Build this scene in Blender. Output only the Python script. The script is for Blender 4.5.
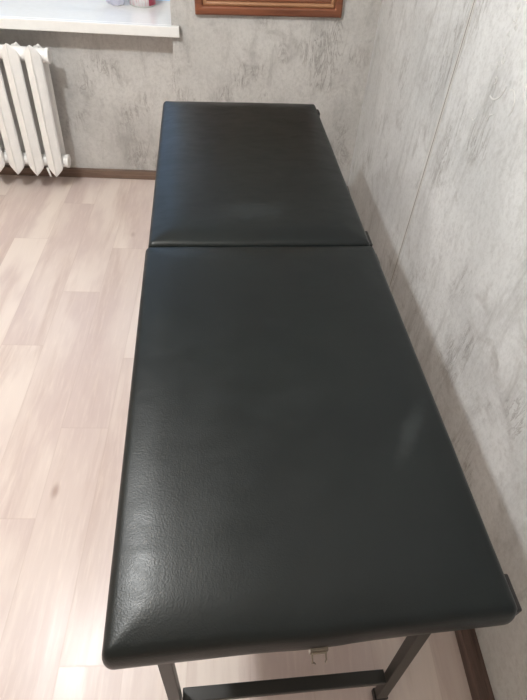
import bpy, bmesh, math, random
from mathutils import Vector, Matrix, noise

for o in list(bpy.data.objects):
    bpy.data.objects.remove(o)
S = bpy.context.scene
C = S.collection

# ------------------------------------------------------------------ camera
def basis(yaw, pitch, roll):
    y, p, r = [math.radians(a) for a in (yaw, pitch, roll)]
    f = Vector((math.sin(y)*math.cos(p), math.cos(y)*math.cos(p), -math.sin(p)))
    rt = Vector((math.cos(y), -math.sin(y), 0)); up = rt.cross(f)
    r2 = math.cos(r)*rt + math.sin(r)*up
    u2 = -math.sin(r)*rt + math.cos(r)*up
    return r2, u2, f
r2, u2, fw = basis(5.1647, 46.0496, 4.5683)
cd = bpy.data.cameras.new('camera'); cam = bpy.data.objects.new('camera', cd); C.objects.link(cam)
M = Matrix((r2, u2, -fw)).transposed().to_4x4(); M.translation = Vector((.17526, -.20423, 1.506))
cam.matrix_world = M
cd.sensor_fit = 'VERTICAL'; cd.sensor_height = 36; cd.lens = 36*522.36/700
cd.clip_start = .02
S.camera = cam

# ------------------------------------------------------------------ world, lights, exposure
S.view_settings.view_transform = 'Standard'; S.view_settings.look = 'None'
S.view_settings.exposure = 1.05; S.view_settings.gamma = 1; S.view_settings.use_curve_mapping = False
w = bpy.data.worlds.new('sky'); S.world = w; w.use_nodes = True
bg = w.node_tree.nodes['Background']; bg.inputs[0].default_value = (.34, .60, 1, 1); bg.inputs[1].default_value = .9

def lamp(name, loc, power, color, rad):
    l = bpy.data.lights.new(name, 'POINT'); l.energy = power; l.color = color; l.shadow_soft_size = rad
    o = bpy.data.objects.new(name, l); o.location = loc; C.objects.link(o); return o
LAMPS = [((-.76, .73, 2.33), 54, (.955, .985, 1), .06)]
for i, a in enumerate(LAMPS):
    lamp('lamp_light', *a)

XW, YW, YN = .823, 2.51, 2.597      # right wall, far wall, radiator niche
XL, YF, ZC = -2.3, -1.7, 2.62       # left wall, wall behind the viewer, ceiling
WX0, WX1 = -1.62, -.115             # window opening / niche
SILL = .797
WTOP, YWIN = 2.05, 2.93

pl = bpy.data.lights.new('window_daylight', 'AREA'); pl.shape = 'RECTANGLE'; pl.size = WX1-WX0; pl.size_y = WTOP-SILL
pl.cycles.is_portal = True
po = bpy.data.objects.new('window_daylight', pl); po.location = ((WX0+WX1)/2, YWIN+.10, (WTOP+SILL)/2)
po.rotation_euler = (math.radians(-90), 0, 0); C.objects.link(po)

# ------------------------------------------------------------------ materials
class NT:
    def __init__(s, name):
        m = bpy.data.materials.new(name); m.use_nodes = True; s.m = m; s.t = m.node_tree
        s.b = s.t.nodes['Principled BSDF']
    def n(s, typ, props=None, **inp):
        nd = s.t.nodes.new(typ)
        for k, v in (props or {}).items(): setattr(nd, k, v)
        for k, v in inp.items():
            key = int(k[1:]) if k[0] == 'i' and k[1:].isdigit() else k.replace('_', ' ')
            if hasattr(v, 'is_linked') or isinstance(v, bpy.types.NodeSocket): s.t.links.new(v, nd.inputs[key])
            else: nd.inputs[key].default_value = v
        return nd
    def math(s, op, a, b=0, c=None):
        nd = s.n('ShaderNodeMath', {'operation': op}, i0=a, i1=b)
        if c is not None: nd.inputs[2].default_value = c
        return nd.outputs[0]
    def mix(s, f, a, b, mode='MIX'):
        nd = s.n('ShaderNodeMix', {'data_type': 'RGBA', 'blend_type': mode})
        for i, v in ((0, f), (6, a), (7, b)):
            if isinstance(v, bpy.types.NodeSocket): s.t.links.new(v, nd.inputs[i])
            else: nd.inputs[i].default_value = v if i == 0 else (*v[:3], 1)
        return nd.outputs[2]
    def coords(s, scale=(1, 1, 1), loc=(0, 0, 0)):
        tc = s.n('ShaderNodeTexCoord')
        return s.n('ShaderNodeMapping', None, Vector=tc.outputs['Object'], Scale=scale, Location=loc).outputs[0]
    def noise(s, vec, scale, detail=4, rough=.55, dist=0):
        return s.n('ShaderNodeTexNoise', None, Vector=vec, Scale=scale, Detail=detail, Roughness=rough, Distortion=dist).outputs[0]
    def ramp(s, f, lo, hi, a=0., b=1.):
        return s.n('ShaderNodeMapRange', {'interpolation_type': 'SMOOTHSTEP'}, i0=f, i1=lo, i2=hi, i3=a, i4=b).outputs[0]
    def set(s, **k):
        for a, v in k.items():
            i = s.b.inputs[a.replace('_', ' ')]
            if isinstance(v, bpy.types.NodeSocket): s.t.links.new(v, i)
            else: i.default_value = (*v, 1) if isinstance(v, tuple) and len(v) == 3 else v
        return s
    def bump(s, h, strength, dist):
        o = s.n('ShaderNodeBump', None, Height=h, Strength=strength, Distance=dist)
        s.t.links.new(o.outputs[0], s.b.inputs['Normal']); return s

def srgb(*c):
    return tuple(((v/255)/12.92 if v/255 <= .04045 else ((v/255+.055)/1.055)**2.4) for v in c)

def simple(name, col, rough=.5, metal=0., spec=.5, bump=None):
    t = NT(name)
    nz = t.noise(t.coords(), 35, 3)
    c2 = tuple(v*.9 for v in col)
    t.set(Base_Color=t.mix(nz, col, c2), Roughness=rough, Metallic=metal)
    t.b.inputs['Specular IOR Level'].default_value = spec
    if bump: t.bump(t.noise(t.coords(), bump[0], 3), bump[1], .002)
    return t.m

def plaster(name, stretch, seed, base=(196, 188, 179), dark=(156, 149, 141), light=(214, 208, 201)):
    t = NT(name)
    v = t.coords((1, 1, 1), (seed, seed*.7, seed*.3))
    vs = t.coords(stretch, (seed*1.3, seed, 0))
    big = t.noise(v, 2.2, 5, .6, .6)
    mid = t.noise(v, 9, 6, .65, .8)
    st = t.noise(vs, 13, 7, .68, .3)
    fine = t.noise(v, 70, 5, .7)
    c = t.mix(t.ramp(big, .32, .68), srgb(*base), srgb(*light))
    c = t.mix(t.math('MULTIPLY', t.ramp(st, .50, .72), .55), c, srgb(*dark))
    c = t.mix(t.math('MULTIPLY', t.ramp(mid, .52, .75), .65), c, srgb(dark[0]+6, dark[1]+5, dark[2]+4))
    c = t.mix(t.math('MULTIPLY', t.ramp(fine, .40, .70), .3), c, srgb(*dark))
    # thin scratch lines
    scr = t.noise(vs, 24, 6, .7, 1.2)
    line = t.ramp(t.math('ABSOLUTE', t.math('SUBTRACT', scr, .52)), 0, .03, 1, 0)
    area = t.ramp(t.noise(v, 4.5, 2), .52, .66)
    lm = t.math('MULTIPLY', line, area)
    c = t.mix(t.math('MULTIPLY', lm, .45), c, srgb(120, 112, 104))
    t.set(Base_Color=c, Roughness=.62)
    t.b.inputs['Specular IOR Level'].default_value = .35
    h = t.math('ADD', t.math('MULTIPLY', mid, .6), t.math('ADD', t.math('MULTIPLY', st, .5), t.math('MULTIPLY', fine, .35)))
    h = t.math('SUBTRACT', h, t.math('MULTIPLY', lm, .25))
    t.bump(h, .6, .008)
    return t.m

M_wallR = plaster('wallpaper_concrete_side', (1, 1, .16), 3.1, (192, 193, 193), (150, 149, 148), (212, 213, 213))
M_wallB = plaster('wallpaper_concrete_far', (1, 1, .22), 8.4, (186, 184, 181), (152, 149, 147), (203, 201, 198))
M_plain = simple('plain_plaster', srgb(226, 214, 200), .8)
M_ceil = simple('ceiling_white', srgb(236, 228, 216), .85)

def floor_mat():
    t = NT('laminate')
    tc = t.n('ShaderNodeTexCoord'); sp = t.n('ShaderNodeSeparateXYZ', None, i0=tc.outputs['Object'])
    x, y = sp.outputs[0], sp.outputs[1]
    W, L = .1585, 1.046
    u = t.math('DIVIDE', t.math('ADD', x, .2395), W)
    k = t.math('FLOOR', u)
    fu = t.math('SUBTRACT', u, k)
    yy = t.math('DIVIDE', t.math('SUBTRACT', t.math('SUBTRACT', y, .859), t.math('MULTIPLY', t.math('ADD', k, 1), .328)), L)
    kr = t.math('FLOOR', yy); fy = t.math('SUBTRACT', yy, kr)
    idv = t.n('ShaderNodeCombineXYZ', None, i0=k, i1=kr).outputs[0]
    wn = t.n('ShaderNodeTexWhiteNoise', {'noise_dimensions': '3D'}, Vector=idv)
    r = wn.outputs[0]
    off = t.n('ShaderNodeVectorMath', {'operation': 'SCALE'}, i0=wn.outputs[1]); off.inputs['Scale'].default_value = 17
    pos = t.n('ShaderNodeVectorMath', {'operation': 'ADD'}, i0=tc.outputs['Object'], i1=off.outputs[0]).outputs[0]
    g = t.n('ShaderNodeMapping', None, Vector=pos, Scale=(1, .10, 1)).outputs[0]
    g1 = t.noise(g, 11, 6, .62, .4)
    g2 = t.noise(g, 90, 4, .6, .3)
    soft = t.noise(t.n('ShaderNodeMapping', None, Vector=pos, Scale=(1, .35, 1)).outputs[0], 5, 3)
    c = t.mix(r, srgb(204, 188, 182), srgb(222, 210, 202))
    c = t.mix(t.ramp(g1, .43, .70, 0, .7), c, srgb(184, 163, 156))
    c = t.mix(t.ramp(soft, .42, .64, 0, .75), c, srgb(194, 176, 172))
    c = t.mix(t.ramp(g2, .45, .8, 0, .3), c, srgb(228, 216, 206))
    vor = t.n('ShaderNodeTexVoronoi', None, Vector=t.n('ShaderNodeMapping', None, Vector=pos, Scale=(1, .5, 1)).outputs[0], Scale=5.5)
    knot = t.ramp(vor.outputs['Distance'], .03, .11, 1, 0)
    kn = t.math('MULTIPLY', knot, t.ramp(t.noise(pos, 3, 1), .44, .54))
    c = t.mix(t.math('MULTIPLY', kn, .8), c, srgb(158, 134, 124))
    e1 = t.math('MINIMUM', fu, t.math('SUBTRACT', 1, fu))
    e2 = t.math('MINIMUM', fy, t.math('SUBTRACT', 1, fy))
    j1 = t.ramp(e1, .004, .014, 1, 0); j2 = t.ramp(e2, .0008, .0024, 1, 0)
    j = t.math('MAXIMUM', j1, j2)
    c = t.mix(t.math('MULTIPLY', j, .22), c, srgb(170, 148, 138))
    t.set(Base_Color=c, Roughness=t.ramp(g1, .3, .8, .29, .41))
    t.b.inputs['Specular IOR Level'].default_value = .40
    t.bump(t.math('SUBTRACT', t.math('MULTIPLY', g1, .3), t.math('MULTIPLY', j, .5)), .2, .001)
    return t.m
M_floor = floor_mat()

def leather():
    t = NT('black_leatherette')
    v = t.coords()
    big = t.noise(v, 5, 4, .6)
    grain = t.n('ShaderNodeTexVoronoi', {'feature': 'SMOOTH_F1'}, Vector=v, Scale=420).outputs['Distance']
    g2 = t.noise(v, 260, 4, .6)
    wr = t.noise(t.coords((.45, 1, 1)), 34, 5, .6, .5)
    c = t.mix(t.ramp(big, .3, .7), srgb(6, 13, 14), srgb(11, 18, 18))
    # a rubbed smear, a faint dusty spot and a paler patch past the fold
    sp = t.n('ShaderNodeSeparateXYZ', None, i0=v)
    def blot(cx, cy, ang, sx, sy):
        ca, sa = math.cos(ang), math.sin(ang)
        dx = t.math('SUBTRACT', sp.outputs[0], cx); dy = t.math('SUBTRACT', sp.outputs[1], cy)
        a = t.math('DIVIDE', t.math('ADD', t.math('MULTIPLY', dx, ca), t.math('MULTIPLY', dy, sa)), sx)
        b = t.math('DIVIDE', t.math('SUBTRACT', t.math('MULTIPLY', dy, ca), t.math('MULTIPLY', dx, sa)), sy)
        d = t.math('SQRT', t.math('ADD', t.math('MULTIPLY', a, a), t.math('MULTIPLY', b, b)))
        d = t.math('ADD', d, t.math('MULTIPLY', t.math('SUBTRACT', t.noise(v, 30, 4), .5), 1.2))
        return t.ramp(d, .2, 1.0, 1, 0)
    marks = t.math('ADD', t.math('MULTIPLY', blot(.548, .345, math.radians(58), .11, .022), .6), t.math('MULTIPLY', blot(.30, 1.12, 0, .13, .07), .45))
    marks = t.math('ADD', marks, t.math('MULTIPLY', blot(.33, .42, .3, .12, .05), .08))
    c = t.mix(marks, c, srgb(40, 45, 46))
    t.set(Base_Color=c, Roughness=t.math('ADD', t.ramp(wr, .3, .75, .34, .44), t.math('MULTIPLY', marks, .1)))
    t.b.inputs['Specular IOR Level'].default_value = .35
    h = t.math('ADD', t.math('MULTIPLY', grain, .5), t.math('ADD', t.math('MULTIPLY', g2, .4), t.math('MULTIPLY', wr, .4)))
    t.bump(h, .30, .0014)
    return t.m
M_leather = leather()
M_frame = simple('black_painted_wood', srgb(40, 39, 37), .42, bump=(60, .2))
M_leg = simple('black_painted_steel', srgb(47, 46, 43), .4)
M_plastic = simple('black_plastic', srgb(26, 24, 24), .45)
M_steel = simple('nickel', srgb(140, 130, 118), .3, 1)
M_white = simple('white_pvc', srgb(236, 236, 234), .12)
M_enamel = simple('white_enamel', srgb(240, 239, 237), .32, bump=(40, .25))
def wood(name, a, b, ax=(1, 1, 1), rough=.35, scale=14):
    t = NT(name)
    g = t.noise(t.coords(ax), scale, 6, .6, .8)
    c = t.mix(t.ramp(g, .35, .7), srgb(*a), srgb(*b))
    t.set(Base_Color=c, Roughness=rough); t.bump(g, .15, .002)
    return t.m
M_base = wood('dark_skirting_wood', (100, 80, 72), (66, 50, 44), (3, .15, 3), .45, 20)
M_base2 = wood('dark_skirting_wood_across', (132, 110, 96), (100, 80, 68), (.15, 3, 3), .45, 20)
M_pic = wood('red_brown_wood', (132, 80, 56), (104, 62, 44), (.2, 3, 3), .35)
M_pic2 = wood('honey_bead_wood', (172, 128, 94), (146, 102, 72), (.2, 3, 3), .35)

# ------------------------------------------------------------------ mesh helpers
def obj(name, bm, m, parent=None, smooth=False, kind=None, bevel=0):
    me = bpy.data.meshes.new(name)
    bmesh.ops.recalc_face_normals(bm, faces=bm.faces)
    if smooth:
        for f in bm.faces: f.smooth = True
    bm.to_mesh(me); bm.free()
    for mm in (m if isinstance(m, list) else [m]): me.materials.append(mm)
    o = bpy.data.objects.new(name, me); C.objects.link(o)
    if parent: o.parent = parent
    if kind: o['kind'] = kind
    if bevel:
        b = o.modifiers.new('bevel', 'BEVEL'); b.width = bevel; b.segments = 2; b.limit_method = 'ANGLE'
    return o
def box(bm, a, b, mi=0):
    x0, y0, z0 = a; x1, y1, z1 = b
    v = [bm.verts.new(p) for p in ((x0,y0,z0),(x1,y0,z0),(x1,y1,z0),(x0,y1,z0),(x0,y0,z1),(x1,y0,z1),(x1,y1,z1),(x0,y1,z1))]
    for q in ((3,2,1,0),(4,5,6,7),(0,1,5,4),(1,2,6,5),(2,3,7,6),(3,0,4,7)):
        f = bm.faces.new([v[i] for i in q]); f.material_index = mi
def bx(a, b):
    bm = bmesh.new(); box(bm, a, b); return bm
def bar(bm, p, q, wx, wy, ref=(0, 1, 0)):
    p, q = Vector(p), Vector(q); d = (q-p).normalized()
    s = d.cross(Vector(ref)).normalized(); t = s.cross(d)
    vs = []
    for c in (p, q):
        for a, b in ((-1,-1),(1,-1),(1,1),(-1,1)):
            vs.append(bm.verts.new(c + s*a*wx/2 + t*b*wy/2))
    for f in ((0,1,2,3),(7,6,5,4),(0,4,5,1),(1,5,6,2),(2,6,7,3),(3,7,4,0)):
        bm.faces.new([vs[i] for i in f])
def cyl(bm, p, q, r0, r1=None, n=20, mi=0):
    r1 = r0 if r1 is None else r1
    p, q = Vector(p), Vector(q); d = (q-p).normalized()
    s = d.orthogonal().normalized(); t = d.cross(s)
    A = [bm.verts.new(p+(s*math.cos(i*math.tau/n)+t*math.sin(i*math.tau/n))*r0) for i in range(n)]
    B = [bm.verts.new(q+(s*math.cos(i*math.tau/n)+t*math.sin(i*math.tau/n))*r1) for i in range(n)]
    for i in range(n):
        f = bm.faces.new((A[i], A[(i+1)%n], B[(i+1)%n], B[i])); f.material_index = mi; f.smooth = True
    for L in (A[::-1], B):
        f = bm.faces.new(L); f.material_index = mi
def lathe(bm, prof, c=(0, 0, 0), n=32, mi=0):
    rings = []
    for r, z in prof:
        rings.append([bm.verts.new((c[0]+r*math.cos(i*math.tau/n), c[1]+r*math.sin(i*math.tau/n), c[2]+z)) for i in range(n)])
    for a, b in zip(rings, rings[1:]):
        for i in range(n):
            f = bm.faces.new((a[i], a[(i+1)%n], b[(i+1)%n], b[i])); f.material_index = mi; f.smooth = True
    bm.faces.new(rings[0][::-1]); bm.faces.new(rings[-1])
def empty(name, loc, rz=0, label=None, cat=None, group=None):
    o = bpy.data.objects.new(name, None); o.location = loc; o.rotation_euler.z = rz; C.objects.link(o)
    o.empty_display_size = .05
    tag(o, label, cat, group); return o
def tag(o, label, cat, group=None):
    o['label'] = label; o['category'] = cat
    if group: o['group'] = group
    return o

# ------------------------------------------------------------------ room
T = .15
obj('floor', bx((XL-T, YF-T, -.1), (XW+T, YN+T, 0)), M_floor, kind='structure')
obj('ceiling', bx((XL-T, YF-T, ZC), (XW+T, YN+T, ZC+.1)), M_ceil, kind='structure')
obj('wall_right', bx((XW, YF-T, 0), (XW+T, YN+T, ZC)), M_wallR, kind='structure')
obj('wall_left', bx((XL-T, YF-T, 0), (XL, YN+T, ZC)), M_plain, kind='structure')
obj('wall_near', bx((XL, YF-T, 0), (XW, YF, ZC)), M_plain, kind='structure')
DEEP = YWIN+.14
bm = bmesh.new()
box(bm, (WX1, YW, 0), (XW, DEEP, ZC))
box(bm, (XL, YW, 0), (WX0, DEEP, ZC))
box(bm, (WX0, YW, WTOP), (WX1, DEEP, ZC))
box(bm, (WX0, YN, 0), (WX1, DEEP, SILL-.044))
obj('wall_far', bm, M_wallB, kind='structure')
# skirting
bm = bmesh.new()
box(bm, (XW-.037, YF, 0), (XW, YW-.02, .046)); box(bm, (XW-.012, YF, .046), (XW, YW-.02, .049))
obj('baseboard_right', bm, M_base, kind='structure', bevel=.004)
bm = bmesh.new()
box(bm, (WX0, YN-.028, 0), (WX1, YN, .046)); box(bm, (WX1, YW-.028, 0), (XW-.037, YW, .046)); box(bm, (XL, YW-.028, 0), (WX0, YW, .046))
obj('baseboard_far', bm, M_base2, kind='structure', bevel=.004)
# the wallpaper seam: two thin raised ridges running down the right wall
bm = bmesh.new()
for off in (0, .0125):
    pts = [Vector((XW-.0005, 1.437+off+(1-(z/1.2))*.0+.012*math.sin(z*4+1)*.3, z)) for z in [ .12+i*.1 for i in range(25)]]
    for a, b in zip(pts, pts[1:]): bar(bm, a, b, .0036, .0048)
obj('trim_1', bm, simple('pale_seam', srgb(208, 207, 204), .6), kind='structure')
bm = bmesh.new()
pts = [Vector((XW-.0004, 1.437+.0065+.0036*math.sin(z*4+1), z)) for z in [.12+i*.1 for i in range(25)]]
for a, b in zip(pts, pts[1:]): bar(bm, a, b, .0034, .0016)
obj('trim_5', bm, simple('dusty_seam_gap_shade', srgb(140, 135, 130), .8), kind='structure')  # joint strip: gap dirt plus shade between the ridges put into its grey
# raised curling flourishes in the wallpaper relief
bm = bmesh.new(); random.seed(5)
def curl(cy, cz, s, a0, turn, n=16):
    a = a0; y, z = cy, cz; prev = None
    for i in range(n):
        p = Vector((XW-.0006, y, z))
        if prev: bar(bm, prev, p, .0040*(1-.5*i/n), .0016, ref=(1, 0, 0))
        prev = p; y += math.cos(a)*s; z += math.sin(a)*s; a += turn*(1+.3*math.sin(i))
PALE = simple('pale_relief', srgb(216, 216, 214), .6)
curl(1.16, 1.03, .007, 3.3, -.12, 14); curl(1.07, 1.075, .0065, 2.6, .22, 14); curl(1.01, 1.11, .0065, 4.4, -.16, 13)
for q in range(9):
    curl(1.165+.018*math.sin(q*2.1), 1.07+q*.022, .0035, 2.2+q*1.3, (.5, -.6)[q % 2], 9)
curl(1.13, .98, .005, 1.7, .2, 8); curl(1.20, .96, .004, 4.9, .3, 8)
obj('trim_2', bm, PALE, kind='structure')

# window
w1 = bpy.data.objects.new('window_1', None); w1.location = ((WX0+WX1)/2, YWIN, SILL); C.objects.link(w1); w1['kind'] = 'structure'
hw = (WX1-WX0)/2; hh = WTOP-SILL
def frame_rect(bm, x0, x1, z0, z1, t, y0, y1):
    box(bm, (x0, y0, z0), (x1, y1, z0+t)); box(bm, (x0, y0, z1-t), (x1, y1, z1))
    box(bm, (x0, y0, z0+t), (x0+t, y1, z1-t)); box(bm, (x1-t, y0, z0+t), (x1, y1, z1-t))
bm = bmesh.new(); frame_rect(bm, -hw, hw, 0, hh, .06, 0, .07); box(bm, (-.035, 0, .06), (.035, .07, hh-.06))
obj('window_frame', bm, M_white, w1, kind='structure', bevel=.004)
tg = NT('window_glass'); out = [n for n in tg.t.nodes if n.type == 'OUTPUT_MATERIAL'][0]
tr = tg.n('ShaderNodeBsdfTransparent'); gl = tg.n('ShaderNodeBsdfGlossy', None, Roughness=.02)
mx = tg.n('ShaderNodeMixShader', None, i0=.07, i1=tr.outputs[0], i2=gl.outputs[0]); tg.t.links.new(mx.outputs[0], out.inputs[0])
for x0, x1 in ((-hw+.06, -.035), (.035, hw-.06)):
    bm = bmesh.new(); frame_rect(bm, x0, x1, .06, hh-.06, .055, -.012, .05)
    sh = obj('sash', bm, M_white, w1, kind='structure', bevel=.004)
    obj('pane', bx((x0+.05, .018, .11), (x1-.05, .022, hh-.11)), tg.m, sh, kind='structure')
    bm = bmesh.new(); hx = (x1-.027) if x0 < -.1 else (x0+.027)
    box(bm, (hx-.012, -.024, .55), (hx+.012, -.012, .62)); box(bm, (hx-.008, -.045, .50), (hx+.008, -.03, .61))
    box(bm, (hx-.008, -.03, .59), (hx+.008, -.024, .61))
    if x0 < -.1: obj('window_handle', bm, M_white, sh, kind='structure', bevel=.003)
    else: bm.free()
bm = bmesh.new()
box(bm, (WX0+.001, YW, SILL-.044), (WX1-.001, YWIN, SILL))
box(bm, (WX0-.04, YW-.026, SILL-.044), (WX1+.036, YW, SILL))
bmesh.ops.remove_doubles(bm, verts=bm.verts, dist=1e-5)
obj('window_sill', bm, M_white, None, kind='structure', bevel=.004)
bpy.data.objects['window_sill'].name = 'trim_3'
bm = bmesh.new(); box(bm, (WX1+.036, YW-.027, SILL-.045), (WX1+.0385, YW, SILL+.0005))
obj('trim_4', bm, simple('grey_end_cap', srgb(150, 146, 140), .5), kind='structure')

# ------------------------------------------------------------------ radiator
RP, RZ, RH = .0975, .103, .624
rad = empty('radiator', (-.750, 2.372, RZ-.002), 0, 'white cast-iron column radiator under the windowsill', 'radiator')
rad.rotation_euler.y = math.radians(1.9)
def section(x):
    bm = bmesh.new()
    def column(yc, hy, flip, lo=0, hi=RH, tip=.040):
        # lens shaped column with pointed top and bottom and a raised centre ridge
        N = 34; rings = []
        for i in range(N+1):
            s = (1-math.cos(math.pi*i/N))/2; z = lo+(hi-lo)*s
            e = min(s, 1-s)*(hi-lo)
            wd = .0385*min(1, (e/tip))**.8 if e < tip else .0385
            # waist where the hub joins
            wd = max(wd, .0012)
            dp = hy*(min(1, e/.05)**.5) if e < .05 else hy
            dp = max(dp, .002)
            prof = [(-1, .12), (-.86, -.18), (-.5, -.48), (-.16, -.72), (0, -1), (.16, -.72), (.5, -.48), (.86, -.18), (1, .12), (.8, .55), (.35, .9), (0, 1), (-.35, .9), (-.8, .55)]
            yq = yc-flip*(hy-dp)*.8
            rings.append([bm.verts.new((x+a*wd, yq+flip*b*dp, z)) for a, b in prof])
        for a, b in zip(rings, rings[1:]):
            for k in range(len(a)):
                bm.faces.new((a[k], a[(k+1)%len(a)], b[(k+1)%len(a)], b[k]))
        bm.faces.new(rings[0][::-1]); bm.faces.new(rings[-1])
    column(.026, .026, 1); column(.114, .026, -1, .022, RH-.03, .03)
    for zc in (.062, RH-.058):
        cyl(bm, (x-RP/2, .07, zc), (x+RP/2, .07, zc), .030, n=24)
        box(bm, (x-.012, .03, zc-.026), (x+.012, .11, zc+.026))
    box(bm, (x-.004, .045, .10), (x+.004, .095, RH-.10))
    return bm
for k in range(8):
    s = obj('radiator_section', section(-k*RP), M_enamel, rad, smooth=False)
    b = s.modifiers.new('bevel', 'BEVEL'); b.width = .004; b.segments = 2; b.limit_method = 'ANGLE'; b.angle_limit = math.radians(35)
for zc in (.062, RH-.058):
    bm = bmesh.new(); cyl(bm, (RP/2-.001, .07, zc), (RP/2+.014, .07, zc), .033, n=24)
    obj('end_plug', bm, M_enamel, rad, bevel=.002)
bm = bmesh.new(); cyl(bm, (-.052, .05, .028), (-.036, .03, -.012), .006, .004, 10)
obj('drain_stub', bm, M_enamel, rad)
for zc, zz in ((.062, -.0), (RH-.058, .0)):
    bm = bmesh.new(); cyl(bm, (-7.5*RP-.1, .07, zc), (-7.5*RP, .07, zc), .017, n=16); cyl(bm, (-7.5*RP-.1, .055, zc), (-7.5*RP-.1, YN-2.376-.0005, zc), .017, n=16)
    obj('pipe', bm, M_enamel, rad)
for kx in (-1.5, -5.5):
    bm = bmesh.new(); bar(bm, (kx*RP, .095, RH-.10), (kx*RP, YN-2.376-.0005, RH-.10), .012, .014)
    obj('wall_bracket', bm, M_enamel, rad)

# ------------------------------------------------------------------ picture frame on the far wall
PF = empty('picture_frame', (.323, YW, .856), 0, 'red-brown wooden frame hanging on the grey far wall, right of the window', 'picture frame')
PF.rotation_euler.y = math.radians(-1.6)
pw, ph = .328, .50
def rail(x0, z0, x1, z1): pass
def mould(prof, mat, name):
    # prof: list of (inset, depth) from the outer edge; mitred ring, closed loop
    bm = bmesh.new(); rings = []
    for ins, dep in prof:
        rings.append([bm.verts.new((sx*(pw-ins), -dep, ins if sz == 0 else ph-ins)) for sx, sz in ((-1, 0), (1, 0), (1, 1), (-1, 1))])
    rings.append(rings[0])
    for a, b in zip(rings, rings[1:]):
        for k in range(4): bm.faces.new((a[k], a[(k+1)%4], b[(k+1)%4], b[k]))
    return obj(name, bm, mat, PF, bevel=.003)
mould([(0, .001), (0, .018), (.006, .024), (.030, .024), (.036, .017), (.036, .001)], M_pic, 'outer_moulding')
mould([(.0362, .001), (.0362, .0165), (.044, .0215), (.053, .0165), (.053, .001)], M_pic2, 'bead')
mould([(.0532, .001), (.0532, .014), (.064, .014), (.075, .006), (.075, .001)], M_pic, 'inner_moulding')
tp = NT('muted_canvas'); nn = tp.noise(tp.coords((1, 1, 2.5)), 6, 5)
tp.set(Base_Color=tp.mix(nn, srgb(150, 120, 90), srgb(96, 104, 86)), Roughness=.5)
obj('canvas', bx((-pw+.073, -.004, .073), (pw-.073, -.0012, ph-.073)), tp.m, PF)

# ------------------------------------------------------------------ things on the windowsill
jr = empty('jar', (-.283, 2.822, SILL), 0, 'small white tub with crimson and pink printing on the windowsill', 'jar')
bm = bmesh.new(); lathe(bm, [(.056, 0), (.062, .004), (.063, .09), (.060, .095), (.050, .10)]); obj('body', bm, M_white, jr)
tl = NT('printed_wrap'); vv = tl.coords(); ssx = tl.n('ShaderNodeSeparateXYZ', None, i0=vv)
stripe = tl.ramp(tl.noise(tl.coords((60, 60, 9)), 1.6, 2), .5, .56)
edge = tl.ramp(ssx.outputs[0], .036, .040)
cc = tl.mix(tl.math('MULTIPLY', stripe, .3), srgb(238, 232, 234), srgb(220, 130, 140)); cc = tl.mix(tl.math('MULTIPLY', edge, .95), cc, srgb(178, 26, 66)); tl.set(Base_Color=cc, Roughness=.35)
bm = bmesh.new()
n = 40; A = []; B = []
for i in range(n):
    a = i*math.tau/n; A.append(bm.verts.new((.0640*math.cos(a), .0640*math.sin(a), .008))); B.append(bm.verts.new((.0645*math.cos(a), .0645*math.sin(a), .084)))
for i in range(n): 
    f = bm.faces.new((A[i], A[(i+1)%n], B[(i+1)%n], B[i])); f.smooth = True
lb = obj('wrap_label', bm, tl.m, jr); lb['label'] = 'crimson and pink printed label'
md = lb.modifiers.new('solid', 'SOLIDIFY'); md.thickness = .0006
bm = bmesh.new(); lathe(bm, [(.060, .0955), (.063, .098), (.063, .110), (.059, .113)]); obj('lid', bm, M_white, jr)
# crumpled pale bag
bm = bmesh.new(); bmesh.ops.create_icosphere(bm, subdivisions=4, radius=1)
for v in bm.verts:
    p = v.co.copy(); d = 1 + .35*noise.noise(p*1.8) + .18*noise.noise(p*4.5+Vector((3, 1, 2)))
    v.co = Vector((p.x*.062*d, p.y*.042*d, p.z*.05*d))
zm = min(v.co.z for v in bm.verts)
for v in bm.verts: v.co.z = max(v.co.z - zm - .008, 0)
tb = NT('pale_plastic_film'); tb.set(Base_Color=srgb(205, 205, 222), Roughness=.3)
tb.bump(tb.noise(tb.coords(), 60, 3), .4, .004)
b = obj('plastic_bag', bm, tb.m, None, smooth=True); b.location = (-.402, 2.795, SILL)
tag(b, 'crumpled pale grey-violet bag on the windowsill beside the printed tub', 'bag')

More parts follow.
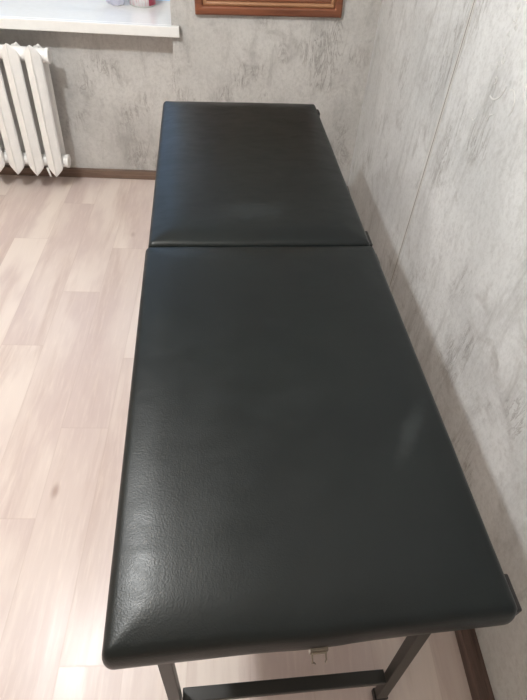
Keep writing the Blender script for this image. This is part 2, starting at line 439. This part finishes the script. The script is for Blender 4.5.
# ------------------------------------------------------------------ massage table
ROT = .05805; TW, TS, TL, TH = .622, .968, 1.950, .693
tab = empty('massage_table', (0, 0, 0), ROT, 'black leatherette folding massage table standing along the right wall', 'massage table')
def cushion(x0, x1, y0, y1, z0, z1, seed, wavy=False):
    rc, re = .013, .014
    bm = bmesh.new()
    def axis(a, b, nmid):
        L = [a + d for d in (0, .002, .005, .009, .013, .018, .025, .033, .044, .058, .075)]
        Rr = [b - (l-a) for l in L][::-1]
        m = [L[-1] + (Rr[0]-L[-1])*i/nmid for i in range(1, nmid)]
        return L+m+Rr
    X = axis(x0, x1, 16); Y = axis(y0, y1, 28)
    nz = 8; Z = [z0+(z1-z0)*i/nz for i in range(nz+1)]
    cx, cy = (x0+x1)/2, (y0+y1)/2
    def shape(x, y, z):
        # rounded corners in plan
        ix = min(max(x, x0+rc), x1-rc); iy = min(max(y, y0+rc), y1-rc)
        dx, dy = x-ix, y-iy; l = math.hypot(dx, dy); m = max(abs(dx), abs(dy))
        if l > 1e-9: dx, dy = dx/l*m, dy/l*m      # square to disc
        e = rc - m                                # distance from outline
        # edge rounding (vertical)
        h = (z-z0)/(z1-z0)
        px, py = ix+dx, iy+dy
        dist = min(px-x0, x1-px, py-y0, y1-py, e if m > 0 else 9)
        dist = min(px-x0, x1-px, py-y0, y1-py) if m <= 0 else min(e, min(px-x0, x1-px, py-y0, y1-py)) 
        dist = max(dist, 0)
        return px, py, dist, (dx, dy, m)
    cache = {}
    def vert(i, j, k):
        key = (i, j, k)
        if key in cache: return cache[key]
        x, y, z = X[i], Y[j], Z[k]
        px, py, dist, (dx, dy, m) = shape(x, y, z)
        H = z1
        top = H - .013*max(0, 1-dist/.085)**2.0
        if dist < re: top -= re - math.sqrt(max(0, re*re-(re-dist)**2))
        if k == nz: zz = top
        elif k == 0: zz = z0
        else:
            tside = H-.013-re
            zz = z0 + (tside-z0)*k/nz
        # sides bulge slightly and are pulled in at the bottom
        if k < nz:
            h = k/nz
            bul = .0035*math.sin(math.pi*min(1, h*1.0)) - .004*(1-h)**2
            nxy = Vector((px-min(max(px, x0+rc), x1-rc), py-min(max(py, y0+rc), y1-rc)))
            if nxy.length > 1e-9: nxy.normalize()
            px += nxy.x*bul; py += nxy.y*bul
        if not seed > 5: py += -.009*(1-px/.622)*(1-py/.968) + .006*(px/.622)*(1-py/.968) - .003*math.exp(-((px-.31)/.06)**2)*max(0, 1-py/.05)
        wv = noise.noise(Vector((px*7+seed, py*5, zz*9)))*.0018 + noise.noise(Vector((px*22+seed, py*16, 1)))*.0006
        if k == nz: zz += wv
        else:
            zz += noise.noise(Vector((px*24+seed, py*24, 3)))*(.0035 if k == 0 else .001)
        cache[key] = bm.verts.new((px, py, zz)); return cache[key]
    nx, ny = len(X)-1, len(Y)-1
    def q(a): 
        try: bm.faces.new(a)
        except ValueError: pass
    for i in range(nx):
        for j in range(ny):
            q((vert(i,j,nz), vert(i+1,j,nz), vert(i+1,j+1,nz), vert(i,j+1,nz)))
            q((vert(i,j,0), vert(i,j+1,0), vert(i+1,j+1,0), vert(i+1,j,0)))
    for k in range(nz):
        for i in range(nx):
            q((vert(i,0,k), vert(i+1,0,k), vert(i+1,0,k+1), vert(i,0,k+1)))
            q((vert(i,ny,k), vert(i,ny,k+1), vert(i+1,ny,k+1), vert(i+1,ny,k)))
        for j in range(ny):
            q((vert(0,j,k), vert(0,j,k+1), vert(0,j+1,k+1), vert(0,j+1,k)))
            q((vert(nx,j,k), vert(nx,j+1,k), vert(nx,j+1,k+1), vert(nx,j,k+1)))
    return bm
ZB = .614
obj('cushion', cushion(0, TW+.004, 0, TS-.001, ZB, TH, 1.3), M_leather, tab, smooth=True)
obj('cushion', cushion(.006, TW-.002, TS+.001, TL, ZB, TH, 6.1), M_leather, tab, smooth=True)
for (y0, y1) in ((.034, TS-.006), (TS+.006, TL-.012)):
    bm = bmesh.new(); x0, x1 = .014, TW-.012; za, zb = ZB-.040, ZB+.004; t = .02
    box(bm, (x0, y0, za), (x0+t, y1, zb)); box(bm, (x1-t, y0, za), (x1, y1, zb))
    box(bm, (x0+t, y0, za), (x1-t, y0+t, zb)); box(bm, (x0+t, y1-t, za), (x1-t, y1, zb))
    box(bm, (x0+t, (y0+y1)/2-.015, za+.012), (x1-t, (y0+y1)/2+.015, zb-.002))
    # recess the frame behind the cushion: thin plywood panel
    obj('wooden_frame', bm, M_frame, tab, bevel=.002)
# the frame is thinner at the ends so the floor shows right below the cushion
def leg_pair(yt, yb, ybar=None, f=1):
    # splayed legs joined by a cross bar; yt at the hinge, yb on the floor
    zt = ZB-.002
    dirs = []
    for sx, xt, xb in ((-1, .064, .070), (1, .542, .556)):
        bm = bmesh.new(); bar(bm, (xt, yt, zt), (xb, yb, .004), .026, .022, ref=(0, 1, 0))
        lg = obj('leg', bm, M_leg, tab, bevel=.002)
        bm = bmesh.new(); bar(bm, (xb, yb, 0), (xb, yb+(yt-yb)*.04, .022), .033, .026, ref=(0, 1, 0))
        obj('foot_cap', bm, M_plastic, lg, bevel=.002)
    s = .17/zt
    y = yb+(yt-yb)*s
    bm = bmesh.new(); bar(bm, (.085, y, .158), (.536, y, .158), .028, .018, ref=(0, 0, 1))
    obj('cross_bar', bm, M_leg, tab, bevel=.002)
leg_pair(.062, .030)
leg_pair(TS-.09, TS-.05); leg_pair(TS+.09, TS+.05)
leg_pair(TL-.062, TL-.030)
# hinges and the protruding black corner blocks on the wall side
for y0, y1 in ((.014, .072), (.905, .950), (.990, 1.060), (TL-.055, TL-.012)):
    bm = bmesh.new(); box(bm, (TW-.012, y0, .640), (TW+(.0145 if y0 < .5 else .010), y1, .664))
    o = obj('edge_block', bm, M_plastic, tab, bevel=.003)
    bm = bmesh.new(); box(bm, (TW-.012, y0+.006, ZB-.03), (TW+.004, y1-.006, .641)); obj('block_bracket', bm, M_plastic, o)
for xx in (.12, .50):
    bm = bmesh.new(); cyl(bm, (xx-.03, TS, ZB-.045), (xx+.03, TS, ZB-.045), .005, n=12)
    box(bm, (xx-.028, TS-.03, ZB-.043), (xx+.028, TS+.03, ZB-.0405))
    obj('hinge', bm, M_steel, tab)
# nickel catch in the middle of the near edge
ZK = .627; bm = bmesh.new()
box(bm, (.300, -.0115, ZK-.002), (.327, -.004, ZK+.016))
for x in (.303, .324):
    pts = [(x, -.011, ZK+.006), (x, -.020, ZK+.003), (x, -.021, ZK-.010)]
    for a, b in zip(pts, pts[1:]): cyl(bm, a, b, .0014, n=8)
cyl(bm, (.303, -.0205, ZK-.004), (.310, -.0205, ZK-.018), .0014, n=8)
cyl(bm, (.303, -.0125, ZK+.010), (.324, -.0125, ZK+.010), .002, n=8)
o = obj('catch', bm, M_steel, tab, bevel=.0006); o['label'] = 'small nickel catch'

# ------------------------------------------------------------------ ceiling lamp (out of frame, gives the light)
for i, a in enumerate(LAMPS):
    L = a[0]
    cl = empty('ceiling_lamp', (L[0], L[1], ZC), 0, 'small hanging ceiling lamp with an open brass ring', 'lamp')
    bm = bmesh.new(); lathe(bm, [(.05, -.03), (.06, -.015), (.06, 0)]); obj('canopy', bm, M_steel, cl)
    bm = bmesh.new(); cyl(bm, (0, 0, -.03), (0, 0, L[2]+.10-ZC), .006); obj('stem', bm, M_steel, cl)
    bm = bmesh.new(); lathe(bm, [(.02, L[2]-ZC+.065), (.022, L[2]-ZC+.10), (.012, L[2]-ZC+.11)]); obj('socket', bm, M_steel, cl)
